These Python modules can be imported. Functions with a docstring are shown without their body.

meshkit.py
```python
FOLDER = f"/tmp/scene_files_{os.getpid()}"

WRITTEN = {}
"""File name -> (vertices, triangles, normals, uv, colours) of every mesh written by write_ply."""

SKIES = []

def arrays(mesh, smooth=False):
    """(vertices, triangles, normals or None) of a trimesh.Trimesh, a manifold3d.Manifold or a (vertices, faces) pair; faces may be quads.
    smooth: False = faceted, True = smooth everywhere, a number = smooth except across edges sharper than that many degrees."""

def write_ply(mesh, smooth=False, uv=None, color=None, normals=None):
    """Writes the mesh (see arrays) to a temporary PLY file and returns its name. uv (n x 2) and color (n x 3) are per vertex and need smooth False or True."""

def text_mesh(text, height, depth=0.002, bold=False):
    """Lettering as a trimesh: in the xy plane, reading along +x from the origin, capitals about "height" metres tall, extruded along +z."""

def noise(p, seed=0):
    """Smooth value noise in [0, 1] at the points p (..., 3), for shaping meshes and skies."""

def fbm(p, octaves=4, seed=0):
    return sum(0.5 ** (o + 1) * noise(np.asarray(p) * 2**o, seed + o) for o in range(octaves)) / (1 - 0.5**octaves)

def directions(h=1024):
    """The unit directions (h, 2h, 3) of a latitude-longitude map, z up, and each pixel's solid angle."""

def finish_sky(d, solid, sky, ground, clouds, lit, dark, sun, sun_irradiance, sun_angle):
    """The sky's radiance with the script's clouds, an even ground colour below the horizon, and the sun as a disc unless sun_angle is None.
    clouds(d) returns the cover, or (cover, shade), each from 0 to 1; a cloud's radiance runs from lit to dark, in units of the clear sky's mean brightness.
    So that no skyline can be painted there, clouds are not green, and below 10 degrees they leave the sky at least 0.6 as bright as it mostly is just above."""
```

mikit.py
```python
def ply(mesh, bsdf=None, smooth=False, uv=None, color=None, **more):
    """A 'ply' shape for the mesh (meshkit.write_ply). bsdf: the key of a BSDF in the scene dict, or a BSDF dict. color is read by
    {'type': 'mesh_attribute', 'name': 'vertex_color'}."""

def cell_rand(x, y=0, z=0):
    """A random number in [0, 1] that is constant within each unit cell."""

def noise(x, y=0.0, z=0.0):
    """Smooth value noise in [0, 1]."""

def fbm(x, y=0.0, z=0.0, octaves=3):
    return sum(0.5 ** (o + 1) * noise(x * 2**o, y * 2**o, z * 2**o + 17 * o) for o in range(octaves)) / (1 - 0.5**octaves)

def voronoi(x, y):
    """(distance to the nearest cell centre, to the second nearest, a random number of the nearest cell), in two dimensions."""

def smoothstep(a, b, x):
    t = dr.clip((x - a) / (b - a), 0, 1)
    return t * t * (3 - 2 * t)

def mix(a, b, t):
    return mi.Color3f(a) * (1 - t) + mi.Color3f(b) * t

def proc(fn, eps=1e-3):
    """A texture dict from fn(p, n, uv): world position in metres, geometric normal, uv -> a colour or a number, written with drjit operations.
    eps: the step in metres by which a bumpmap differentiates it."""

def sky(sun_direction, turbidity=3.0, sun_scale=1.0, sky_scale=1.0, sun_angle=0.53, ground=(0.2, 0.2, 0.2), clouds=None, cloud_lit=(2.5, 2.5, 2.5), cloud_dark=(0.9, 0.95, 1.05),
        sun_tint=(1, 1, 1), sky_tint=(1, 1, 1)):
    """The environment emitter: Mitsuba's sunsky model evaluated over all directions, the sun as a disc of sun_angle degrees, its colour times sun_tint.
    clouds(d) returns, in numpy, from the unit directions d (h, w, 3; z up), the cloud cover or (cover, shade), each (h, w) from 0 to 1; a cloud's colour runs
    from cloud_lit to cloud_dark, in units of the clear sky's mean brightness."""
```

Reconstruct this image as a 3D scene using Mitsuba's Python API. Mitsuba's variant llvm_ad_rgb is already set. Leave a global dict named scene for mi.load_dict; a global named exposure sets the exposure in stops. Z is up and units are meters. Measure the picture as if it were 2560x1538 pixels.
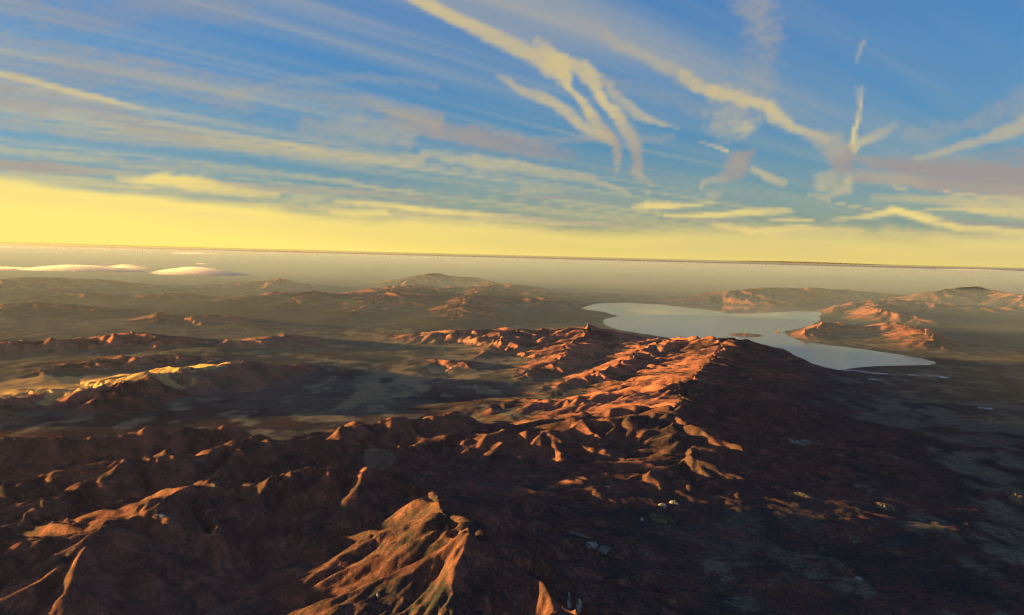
import math
import numpy as np, trimesh, drjit as dr, mitsuba as mi, mikit, meshkit
from shapely.geometry import Polygon
from scipy.ndimage import map_coordinates, zoom, gaussian_filter
from scipy.interpolate import RegularGridInterpolator

T = mi.ScalarTransform4f
scene, labels = {}, {}

# ---------------------------------------------------------------- camera, sky, sun, exposure
H = 6000.0                                              # the aircraft window, metres above the lake
PITCH, ROLL = math.radians(3.46), math.radians(1.44)
fwd = np.array([0, math.cos(PITCH), -math.sin(PITCH)])
up0 = np.array([0, math.sin(PITCH), math.cos(PITCH)])
upv = up0 * math.cos(ROLL) - np.array([1.0, 0, 0]) * math.sin(ROLL)
scene['camera'] = {'type': 'perspective', 'fov': 62.0, 'fov_axis': 'x', 'near_clip': 10.0, 'far_clip': 3.0e6,
                   'to_world': T().look_at(origin=[0, 0, H], target=[0, float(fwd[1]) * 1000, H + float(fwd[2]) * 1000], up=upv.tolist()),
                   'medium': {'type': 'ref', 'id': 'haze_air'}}
exposure = 3.0
SUN_AZ, SUN_EL = math.radians(-90.0), math.radians(3.3)
SUN = [math.sin(SUN_AZ) * math.cos(SUN_EL), math.cos(SUN_AZ) * math.cos(SUN_EL), math.sin(SUN_EL)]

# clouds of the sky, each a run of (azimuth, elevation, half width in degrees, cover, shade)
TRAILS = [
    (0.22,[(-7.83,16.57,0.33,0.75,0.6),(-6.08,15.92,0.471,0.85,0.55),(-4.51,15.24,0.518,0.85,0.55),(-2.46,14.47,0.612,0.85,0.6),(-0.49,13.67,0.659,0.85,0.6),(1.38,12.94,0.801,0.85,0.62),(2.79,12.35,0.801,0.85,0.6)]),
    (0.6,[(1.17,13.88,0.235,0.5,0.6),(1.92,13.46,0.424,0.7,0.6),(2.78,12.7,0.565,0.8,0.6)]),
    (0.4,[(2.6,12.43,0.706,0.85,0.6),(3.09,11.65,0.518,0.85,0.55),(3.34,11.13,0.283,0.8,0.5),(3.96,10.43,0.283,0.8,0.5),(4.72,9.73,0.377,0.85,0.55),(5.3,8.93,0.471,0.8,0.7),(6.06,8.13,0.518,0.75,0.85),(6.63,7.59,0.424,0.7,0.95),(6.71,6.69,0.283,0.65,0.9),(6.78,5.87,0.212,0.5,0.8),(6.71,5.32,0.094,0.2,0.7)]),
    (0.4,[(2.78,12.7,0.518,0.8,0.6),(4.09,12.28,0.659,0.85,0.6),(5.03,11.58,0.659,0.85,0.55),(5.33,10.79,0.424,0.85,0.5),(5.82,10.09,0.377,0.85,0.5),(6.76,9.3,0.471,0.85,0.6),(7.43,8.41,0.612,0.8,0.75),(7.93,7.33,0.565,0.75,0.9),(8.1,6.43,0.471,0.7,0.95),(8.08,5.61,0.424,0.6,0.85),(9.02,4.89,0.188,0.4,0.7)]),
    (0.4,[(-1.28,11.69,0.141,0.4,0.7),(-0.43,11.32,0.283,0.65,0.65),(0.61,10.73,0.377,0.7,0.65),(2.2,10.23,0.377,0.75,0.6),(3.34,9.44,0.424,0.75,0.6),(4.29,8.74,0.424,0.75,0.6),(5.42,8.12,0.377,0.75,0.6),(6.26,7.77,0.424,0.7,0.8)]),
    (0.7,[(1.87,12.16,0.377,0.4,0.6),(2.73,11.38,0.283,0.4,0.6)]),
    (0.5,[(4.83,12.19,0.377,0.35,0.7),(5.97,11.15,0.424,0.55,0.65),(7.01,10.1,0.424,0.6,0.65),(8.23,9.3,0.33,0.65,0.6),(9.52,8.77,0.188,0.6,0.6),(10.7,8.59,0.094,0.3,0.6)]),
    (0.6,[(5.78,11.33,0.612,0.3,0.8),(7.89,10.98,0.565,0.22,0.8),(10.19,10.27,0.612,0.22,0.8),(12.45,9.55,0.565,0.2,0.8)]),
    (0.5,[(2.78,15.69,0.283,0.15,0.8),(5.01,14.94,0.518,0.25,0.8),(6.43,13.84,0.424,0.4,0.75),(8.28,13.06,0.471,0.5,0.7),(9.66,12.27,0.518,0.55,0.7),(11.04,11.48,0.518,0.55,0.7),(12.69,10.93,0.471,0.6,0.65)]),
    (0.5,[(-8.23,8.73,0.706,0.45,0.95),(-5.47,8.22,0.706,0.6,0.95),(-1.73,7.52,0.754,0.65,1),(2.01,6.98,0.706,0.5,1),(3.88,6.74,0.424,0.25,1)]),
    (0.5,[(-6.36,6.64,0.283,0.45,0.5),(-2.64,6.22,0.471,0.55,0.5),(1.11,5.77,0.471,0.55,0.55),(4.86,5.29,0.377,0.5,0.6),(7.48,4.23,0.188,0.4,0.5)]),
    (0.6,[(-2.69,8.4,0.283,0.2,0.8),(1.06,7.69,0.33,0.3,0.8),(4.78,7.84,0.33,0.35,0.8),(10.27,7.97,0.283,0.25,0.8)]),
    (0.5,[(10.62,11.75,0.355,0.55,0.65),(11.8,11.17,0.406,0.6,0.65),(13.15,10.78,0.456,0.75,0.55),(14.49,10.29,0.456,0.8,0.5),(16.0,9.79,0.507,0.8,0.5),(16.76,9.13,0.558,0.75,0.5),(17.7,8.55,0.456,0.75,0.5),(18.81,8.11,0.254,0.6,0.55),(19.71,7.77,0.304,0.45,0.6)]),
    (1.0,[(14.69,16.57,1.217,0.35,0.75),(15.56,15.65,1.319,0.45,0.75),(15.88,14.59,1.167,0.42,0.8),(16.2,13.69,0.812,0.3,0.8)]),
    (0.9,[(15.1,13.37,1.319,0.18,0.8),(15.9,12.08,1.319,0.25,0.8),(15.58,10.81,1.217,0.3,0.8),(14.13,9.92,1.674,0.45,0.7),(13.88,9.08,1.522,0.5,0.65),(14.83,8.79,0.862,0.6,0.5)]),
    (0.5,[(21.72,13.48,0.127,0.3,0.5),(21.49,12.8,0.152,0.35,0.5),(21.3,12.2,0.076,0.15,0.5)]),
    (0.5,[(21.43,10.87,0.101,0.2,0.5),(21.51,10.25,0.152,0.25,0.5),(21.64,9.79,0.127,0.3,0.5)]),
    (0.3,[(21.78,10.77,0.101,0.35,0.4),(21.74,10.24,0.127,0.35,0.4),(21.67,9.52,0.132,0.55,0.4),(21.64,8.81,0.152,0.7,0.4),(21.41,8.18,0.172,0.8,0.35),(21.39,7.64,0.203,0.8,0.35),(21.33,7.14,0.223,0.8,0.35),(21.42,6.95,0.203,0.6,0.4)]),
    (0.5,[(23.49,8.47,0.304,0.3,0.65),(22.67,7.87,0.355,0.5,0.6),(21.75,7.36,0.304,0.6,0.5),(21.51,7.0,0.203,0.6,0.5)]),
    (0.5,[(18.9,7.97,0.456,0.4,0.65),(20.17,7.39,0.862,0.6,0.75),(20.74,6.65,0.913,0.7,0.95),(20.86,5.91,0.913,0.65,1),(20.71,5.26,1.116,0.5,0.7),(19.66,5.03,0.71,0.5,0.55)]),
    (0.5,[(21.32,5.44,0.304,0.5,0.6),(21.18,4.7,0.355,0.5,0.55),(19.88,4.14,0.254,0.45,0.5),(18.97,4.33,0.152,0.3,0.5)]),
    (0.4,[(21.79,6.44,0.254,0.5,0.95),(23.18,6.14,0.507,0.7,1),(25.28,5.92,0.761,0.85,1),(27.31,5.61,0.913,0.9,1),(29.27,5.31,0.964,0.92,1),(31.01,5.09,1.065,0.92,1)]),
    (0.4,[(21.92,5.52,0.558,0.65,0.9),(23.65,5.23,0.507,0.7,0.85),(26.14,4.93,0.456,0.75,0.95),(28.54,4.62,0.456,0.78,0.95),(31.05,4.33,0.456,0.78,0.9)]),
    (0.4,[(23.84,4.77,0.101,0.5,0.45),(24.51,4.58,0.127,0.5,0.45)]),
    (0.4,[(24.92,6.56,0.203,0.45,0.7),(26.45,6.82,0.254,0.55,0.65),(28.01,7.25,0.355,0.6,0.62),(29.3,7.71,0.456,0.6,0.62),(30.83,8.39,0.761,0.65,0.65)]),
    (0.6,[(28.43,6.63,0.254,0.25,1),(30.93,6.54,0.609,0.45,1)]),
    (0.8,[(24.35,8.0,0.456,0.2,0.8),(27.57,8.3,0.659,0.25,0.85),(30.76,9.72,0.913,0.3,0.85)]),
    (0.3,[(12.03,7.68,0.101,0.25,0.5),(13.09,7.34,0.127,0.5,0.4),(13.82,7.05,0.142,0.75,0.35)]),
    (0.4,[(15.38,6.9,0.304,0.55,1),(14.55,6.52,0.761,0.7,0.95),(14.29,5.95,0.862,0.72,0.95),(13.93,5.47,0.456,0.6,0.95),(12.99,5.18,0.254,0.55,0.7),(12.32,5.08,0.203,0.5,0.6),(12.29,4.64,0.127,0.4,0.5)]),
    (0.4,[(15.32,6.04,0.203,0.5,0.55),(16.18,5.57,0.304,0.6,0.55),(17.31,5.04,0.304,0.55,0.55)]),
    (0.6,[(12.83,4.21,0.304,0.35,0.6),(13.31,4.31,0.254,0.3,0.6)]),
    (0.4,[(7.94,3.38,0.187,0.5,0.4),(8.85,3.49,0.328,0.85,0.3),(10.39,3.56,0.281,0.85,0.3),(11.82,3.62,0.187,0.7,0.3),(13.14,3.73,0.094,0.4,0.4)]),
    (0.4,[(10.05,2.92,0.14,0.6,0.3),(12.29,2.9,0.187,0.8,0.25),(14.05,3.06,0.234,0.85,0.25),(15.78,3.22,0.281,0.8,0.3),(17.91,3.32,0.187,0.5,0.4)]),
    (0.4,[(11.4,2.74,0.075,0.5,0.9),(13.19,2.6,0.14,0.6,0.9),(14.94,2.54,0.094,0.4,0.9)]),
    (0.4,[(16.24,2.64,0.094,0.5,0.5),(17.94,2.75,0.14,0.7,0.3),(19.19,2.77,0.094,0.6,0.3)]),
    (0.5,[(13.2,2.38,0.187,0.5,0.4),(15.4,2.1,0.281,0.75,0.35),(18.8,2.1,0.328,0.75,0.45),(22.08,2.06,0.234,0.6,0.6)]),
    (0.5,[(16.27,1.75,0.117,0.5,0.75),(18.39,1.86,0.187,0.65,0.8),(20.46,1.98,0.187,0.6,0.85),(22.08,2.08,0.14,0.4,0.85)]),
    (0.4,[(20.43,2.78,0.14,0.4,0.4),(22.43,3.01,0.187,0.65,0.3),(24.07,3.31,0.281,0.85,0.2),(25.01,3.06,0.281,0.85,0.2),(26.31,2.69,0.281,0.85,0.3),(28.17,2.33,0.281,0.8,0.35),(31.0,2.1,0.374,0.8,0.4)]),
    (0.4,[(23.59,3.48,0.14,0.6,0.3),(24.38,3.35,0.187,0.8,0.25)]),
    (0.4,[(25.93,2.81,0.075,0.4,0.95),(28.15,2.61,0.14,0.65,1),(30.98,2.42,0.187,0.65,1)]),
    (0.4,[(25.53,3.31,0.117,0.5,0.45),(27.38,3.47,0.14,0.65,0.4),(28.83,3.39,0.234,0.7,0.4),(30.94,3.14,0.421,0.75,0.5)]),
    (0.5,[(22.78,4.16,0.281,0.4,0.6),(25.11,4.06,0.328,0.5,0.55),(28.09,3.8,0.421,0.6,0.55),(30.92,3.61,0.515,0.65,0.55)]),
    (0.4,[(26.59,4.46,0.094,0.5,0.4),(28.79,4.15,0.112,0.5,0.5),(30.9,4.01,0.112,0.4,0.6)]),
    (0.4,[(20.21,3.9,0.075,0.4,0.45),(21.85,3.56,0.103,0.5,0.45),(23.21,3.22,0.094,0.4,0.45)]),
    (0.3,[(20.1,3.94,0.056,0.5,0.4),(20.24,3.69,0.075,0.4,0.4)]),
    (0.7,[(23.65,2.29,0.421,0.5,0.6),(27.47,1.75,0.562,0.6,0.6),(31.03,1.47,0.608,0.6,0.65)]),
    (0.35,[(-31.41,4.46,0.441,0.75,0.9),(-28.79,4.49,0.441,0.72,0.92),(-26.5,4.39,0.294,0.65,0.85),(-24.52,4.38,0.196,0.6,0.7),(-22.06,4.35,0.245,0.7,0.55),(-19.5,4.13,0.294,0.7,0.6),(-16.42,3.96,0.294,0.65,0.75),(-12.77,3.89,0.245,0.6,0.8),(-10.24,3.89,0.245,0.55,0.85),(-5.16,3.59,0.196,0.35,0.9)]),
    (0.35,[(-25.0,4.05,0.147,0.5,0.35),(-23.46,4.05,0.343,0.85,0.22),(-22.06,4.31,0.539,0.85,0.2),(-20.36,3.95,0.539,0.85,0.3),(-18.19,3.65,0.343,0.8,0.4),(-15.51,3.54,0.196,0.6,0.45)]),
    (0.5,[(-31.4,5.36,0.294,0.55,0.55),(-28.03,5.26,0.294,0.5,0.55),(-24.12,5.06,0.392,0.4,0.65),(-17.32,5.02,0.294,0.35,0.6),(-10.91,4.48,0.196,0.45,0.5),(-6.14,3.99,0.118,0.4,0.5)]),
    (0.6,[(-31.42,3.8,0.441,0.5,0.45),(-28.8,3.9,0.392,0.4,0.5),(-24.92,3.53,0.294,0.4,0.5),(-21.64,3.44,0.196,0.3,0.5)]),
    (0.5,[(-23.79,3.59,0.147,0.5,0.3),(-23.14,3.58,0.176,0.6,0.3),(-22.81,3.6,0.098,0.3,0.3)]),
    (0.4,[(-11.92,3.26,0.098,0.4,0.3),(-8.04,3.07,0.196,0.8,0.25),(-3.21,2.73,0.245,0.85,0.3),(1.68,2.37,0.245,0.8,0.45),(7.5,2.21,0.196,0.5,0.6)]),
    (0.4,[(-5.14,2.48,0.098,0.4,0.8),(0.7,2.49,0.167,0.7,0.85),(6.54,2.19,0.147,0.5,0.95),(10.36,1.98,0.098,0.3,0.95)]),
    (0.4,[(-12.01,2.55,0.118,0.6,0.2),(-10.88,2.54,0.245,0.8,0.2),(-8.51,2.57,0.245,0.7,0.25)]),
    (0.7,[(-13.22,2.79,0.294,0.2,0.5),(-8.98,2.36,0.49,0.3,0.5),(-1.24,2.01,0.588,0.35,0.5)]),
    (0.3,[(-31.41,9.48,0.218,0.75,0.35),(-29.33,9.33,0.239,0.78,0.35),(-27.25,8.97,0.25,0.75,0.35),(-25.09,8.58,0.196,0.65,0.4),(-23.12,8.24,0.076,0.25,0.5)]),
    (0.5,[(-31.39,11.57,0.272,0.4,0.75),(-28.08,11.37,0.326,0.35,0.8),(-23.75,11.06,0.272,0.35,0.8),(-19.57,10.82,0.218,0.3,0.8),(-15.67,10.06,0.326,0.3,0.8),(-9.52,9.54,0.544,0.45,0.8),(-5.27,8.81,0.653,0.5,0.9)]),
    (0.8,[(-31.4,9.96,1.415,0.3,0.9),(-26.82,10.07,1.306,0.32,0.95),(-22.38,10.08,1.088,0.28,0.9),(-17.64,9.32,0.816,0.25,0.85)]),
    (0.9,[(-30.9,13.15,1.088,0.28,0.95),(-26.8,13.15,0.979,0.28,1),(-23.29,14.06,0.871,0.25,1),(-17.67,14.71,0.653,0.25,1)]),
    (0.8,[(-31.42,8.1,0.925,0.35,1),(-27.68,8.23,0.816,0.3,1),(-24.2,7.43,0.653,0.3,1),(-20.51,6.84,0.49,0.35,1)]),
    (0.5,[(-31.44,6.94,0.435,0.5,0.75),(-26.84,6.64,0.49,0.5,0.7),(-22.38,6.51,0.544,0.5,0.75),(-17.62,6.64,0.49,0.5,0.7),(-12.59,6.3,0.544,0.55,0.65),(-6.28,6.16,0.49,0.5,0.6)]),
    (0.4,[(-16.14,6.93,0.109,0.4,0.5),(-14.13,6.64,0.131,0.5,0.45),(-12.59,6.36,0.109,0.3,0.5)]),
    (0.6,[(-13.63,7.79,0.871,0.35,0.75),(-10.54,7.85,0.979,0.45,0.7),(-7.37,7.58,0.871,0.45,0.7)]),
    (0.6,[(-18.61,9.44,0.326,0.25,0.8),(-14.67,10.73,0.326,0.2,0.8),(-9.54,11.36,0.326,0.25,0.8),(-5.31,10.86,0.326,0.25,0.8)]),
    (0.6,[(0.5,4.56,0.326,0.3,0.5),(1.36,4.48,0.272,0.35,0.5),(2.99,4.41,0.272,0.2,0.6)]),
    (0.5,[(-0.03,3.96,0.131,0.4,1),(3.21,4.0,0.163,0.55,1),(4.29,4.01,0.109,0.3,1)]),
    (0.4,[(8.77,4.29,0.163,0.4,0.6),(8.87,4.4,0.163,0.4,0.6)]),
    (0.3,[(9.11,3.5,0.054,0.4,0.5),(9.65,3.09,0.076,0.4,0.5)]),
]


def seg_field(x, y, pts):
    """distance to a polyline and the interpolated row of its values at the nearest point"""
    best = np.full(x.shape, 1e9)
    val = np.zeros(x.shape + (3,))
    for p, q in zip(pts[:-1], pts[1:]):
        ax, ay, bx, by = p[0], p[1], q[0] - p[0], q[1] - p[1]
        t = np.clip(((x - ax) * bx + (y - ay) * by) / (bx * bx + by * by + 1e-12), 0, 1)
        w = p[2] + t * (q[2] - p[2])
        d = np.hypot(x - ax - t * bx, y - ay - t * by) / w
        m = d < best
        best = np.where(m, d, best)
        for k in range(3):
            val[..., k] = np.where(m, p[2 + k] + t * (q[2 + k] - p[2 + k]), val[..., k])
    return best, val


def sstep(a, b, x):
    t = np.clip((x - a) / (b - a), 0, 1)
    return t * t * (3 - 2 * t)


def over(cover, shade, c, s):
    """lay a cloud (c, s) over what is there"""
    out = c + cover * (1 - c)
    return out, np.where(out > 1e-4, (c * s + cover * (1 - c) * shade) / np.maximum(out, 1e-4), shade)


def clouds(d):
    az, el = np.degrees(np.arctan2(d[..., 0], d[..., 1])), np.degrees(np.arcsin(d[..., 2]))
    # thin high cirrus, combed along one wind direction
    a = math.radians(43.0)
    k = 1.0 / (d[..., 2] + 0.035)
    s, t = (d[..., 0] * math.sin(a) + d[..., 1] * math.cos(a)) * k, (d[..., 0] * math.cos(a) - d[..., 1] * math.sin(a)) * k
    wob = meshkit.fbm(np.stack([s * 0.12, t * 0.3, 0 * s], -1), 3, 4) - 0.5
    n1 = meshkit.fbm(np.stack([s * 0.10, t * 0.9 + wob * 1.5, 0 * s + 3], -1), 5, 7)
    n2 = meshkit.fbm(np.stack([s * 0.25, t * 3.2 + wob * 3, 0 * s + 9], -1), 4, 11)
    n3 = meshkit.fbm(np.stack([s * 0.4, t * 9.0 + wob * 6, 0 * s + 14], -1), 3, 17)
    big = meshkit.fbm(np.stack([s * 0.05, t * 0.14, 0 * s], -1), 2, 23)
    left = sstep(25, -30, az)
    c0 = sstep(0.40, 0.78, 0.50 * n1 + 0.30 * n2 + 0.20 * n3 + 0.30 * (big - 0.5) + 0.07 * left) * (0.40 + 0.24 * left) + (0.06 + 0.20 * left) * sstep(0.25, 0.6, 0.6 * n1 + 0.4 * n3)
    c0 = c0 * (1 - 0.75 * sstep(18, 40, el))  # overhead cirrus, out of view, thinned for bluer light in the shadows
    cover, shade = c0 * sstep(0.5, 3.0, el), 0.58 - 0.22 * sstep(8, 2, el)
    # thin veil that whitens and warms the lower sky
    low = sstep(8.0, 1.2, el) * 0.13 * (0.5 + 1.0 * n1)
    cover, shade = over(cover, shade, low, 0.3 + 0 * el)
    # small and large clouds and condensation trails in view
    m = (np.abs(az) < 40) & (el < 22)
    x, y = az[m], el[m]
    warp = np.stack([meshkit.fbm(np.stack([x * 0.55, y * 0.9, 0 * x + z], -1), 4, 31 + z) for z in (0, 5)], -1) - 0.5
    fine = 0.5 * meshkit.fbm(np.stack([x * 1.1, y * 4.0, 0 * x], -1), 4, 51) + 0.5 * meshkit.fbm(np.stack([x * 2.6 + y * 1.2, y * 3.4 - x * 1.3, 0 * x], -1), 3, 53)
    cv, sh = cover[m], shade[m]
    for rough, pts in TRAILS:
        rough = rough * 0.68
        wm = np.array([p[2] for p in pts]).max()
        box = (x > min(p[0] for p in pts) - 3 * wm) & (x < max(p[0] for p in pts) + 3 * wm) & (y > min(p[1] for p in pts) - 3 * wm) & (y < max(p[1] for p in pts) + 3 * wm)
        if not box.any():
            continue
        amp = min(0.9, 0.5 + wm) * min(wm * 2.2, 1.0)
        bx, by = x[box] + warp[box, 0] * amp * 2.2 * rough, y[box] + warp[box, 1] * amp * 1.6 * rough
        dist, v = seg_field(bx, by, pts)
        dist = dist * 1.12 + (fine[box] - 0.5) * 2.4 * rough
        prof = sstep(1.25 + 0.3 * rough, 0.45 - 0.3 * rough, dist)
        tex = 1 - rough * 0.7 * sstep(0.35, 0.7, fine[box])
        c = np.minimum(prof * v[..., 1] * tex * (1 + 0.35 * sstep(0.75, 0.95, v[..., 2])), 0.97)
        cv[box], sh[box] = over(cv[box], sh[box], c, np.where(v[..., 2] > 0.8, v[..., 2], np.clip(v[..., 2] + 0.04 * sstep(2.5, 6.0, y[box]), 0, 1)))
    cover[m], shade[m] = cv, sh
    # the bright bank of haze cloud along the horizon, highest towards the sun
    edge = meshkit.fbm(np.stack([az * 0.16, el * 0.5, 0 * az], -1), 4, 61) - 0.5
    da = np.abs((az - math.degrees(SUN_AZ) + 180) % 360 - 180)
    top = 1.25 + 2.3 * sstep(95, 50, da) + 0.9 * edge
    bank = (0.80 + 0.20 * sstep(-0.5, -2.0, el - top)) * sstep(0.45 + 0.9 * sstep(60, 100, da), -0.12, el - top) * (0.97 - 0.10 * sstep(70, 120, da))
    cover, shade = over(cover, shade, bank, np.clip(0.02 + 0.22 * sstep(65, 120, da) + 0.25 * edge * sstep(60, 100, da), 0, 1))
    return cover, shade


scene['sky_light'] = mikit.sky(SUN, turbidity=3.0, sun_scale=8.0, sky_scale=1.38, sun_angle=0.6, ground=(0.08, 0.07, 0.06), clouds=clouds,
                               cloud_lit=(5.9,4.45,1.05), cloud_dark=(1.72,1.55,1.52), sky_tint=(0.22,0.56,1.32), sun_tint=(0.9,1.33,3.6))

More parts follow.
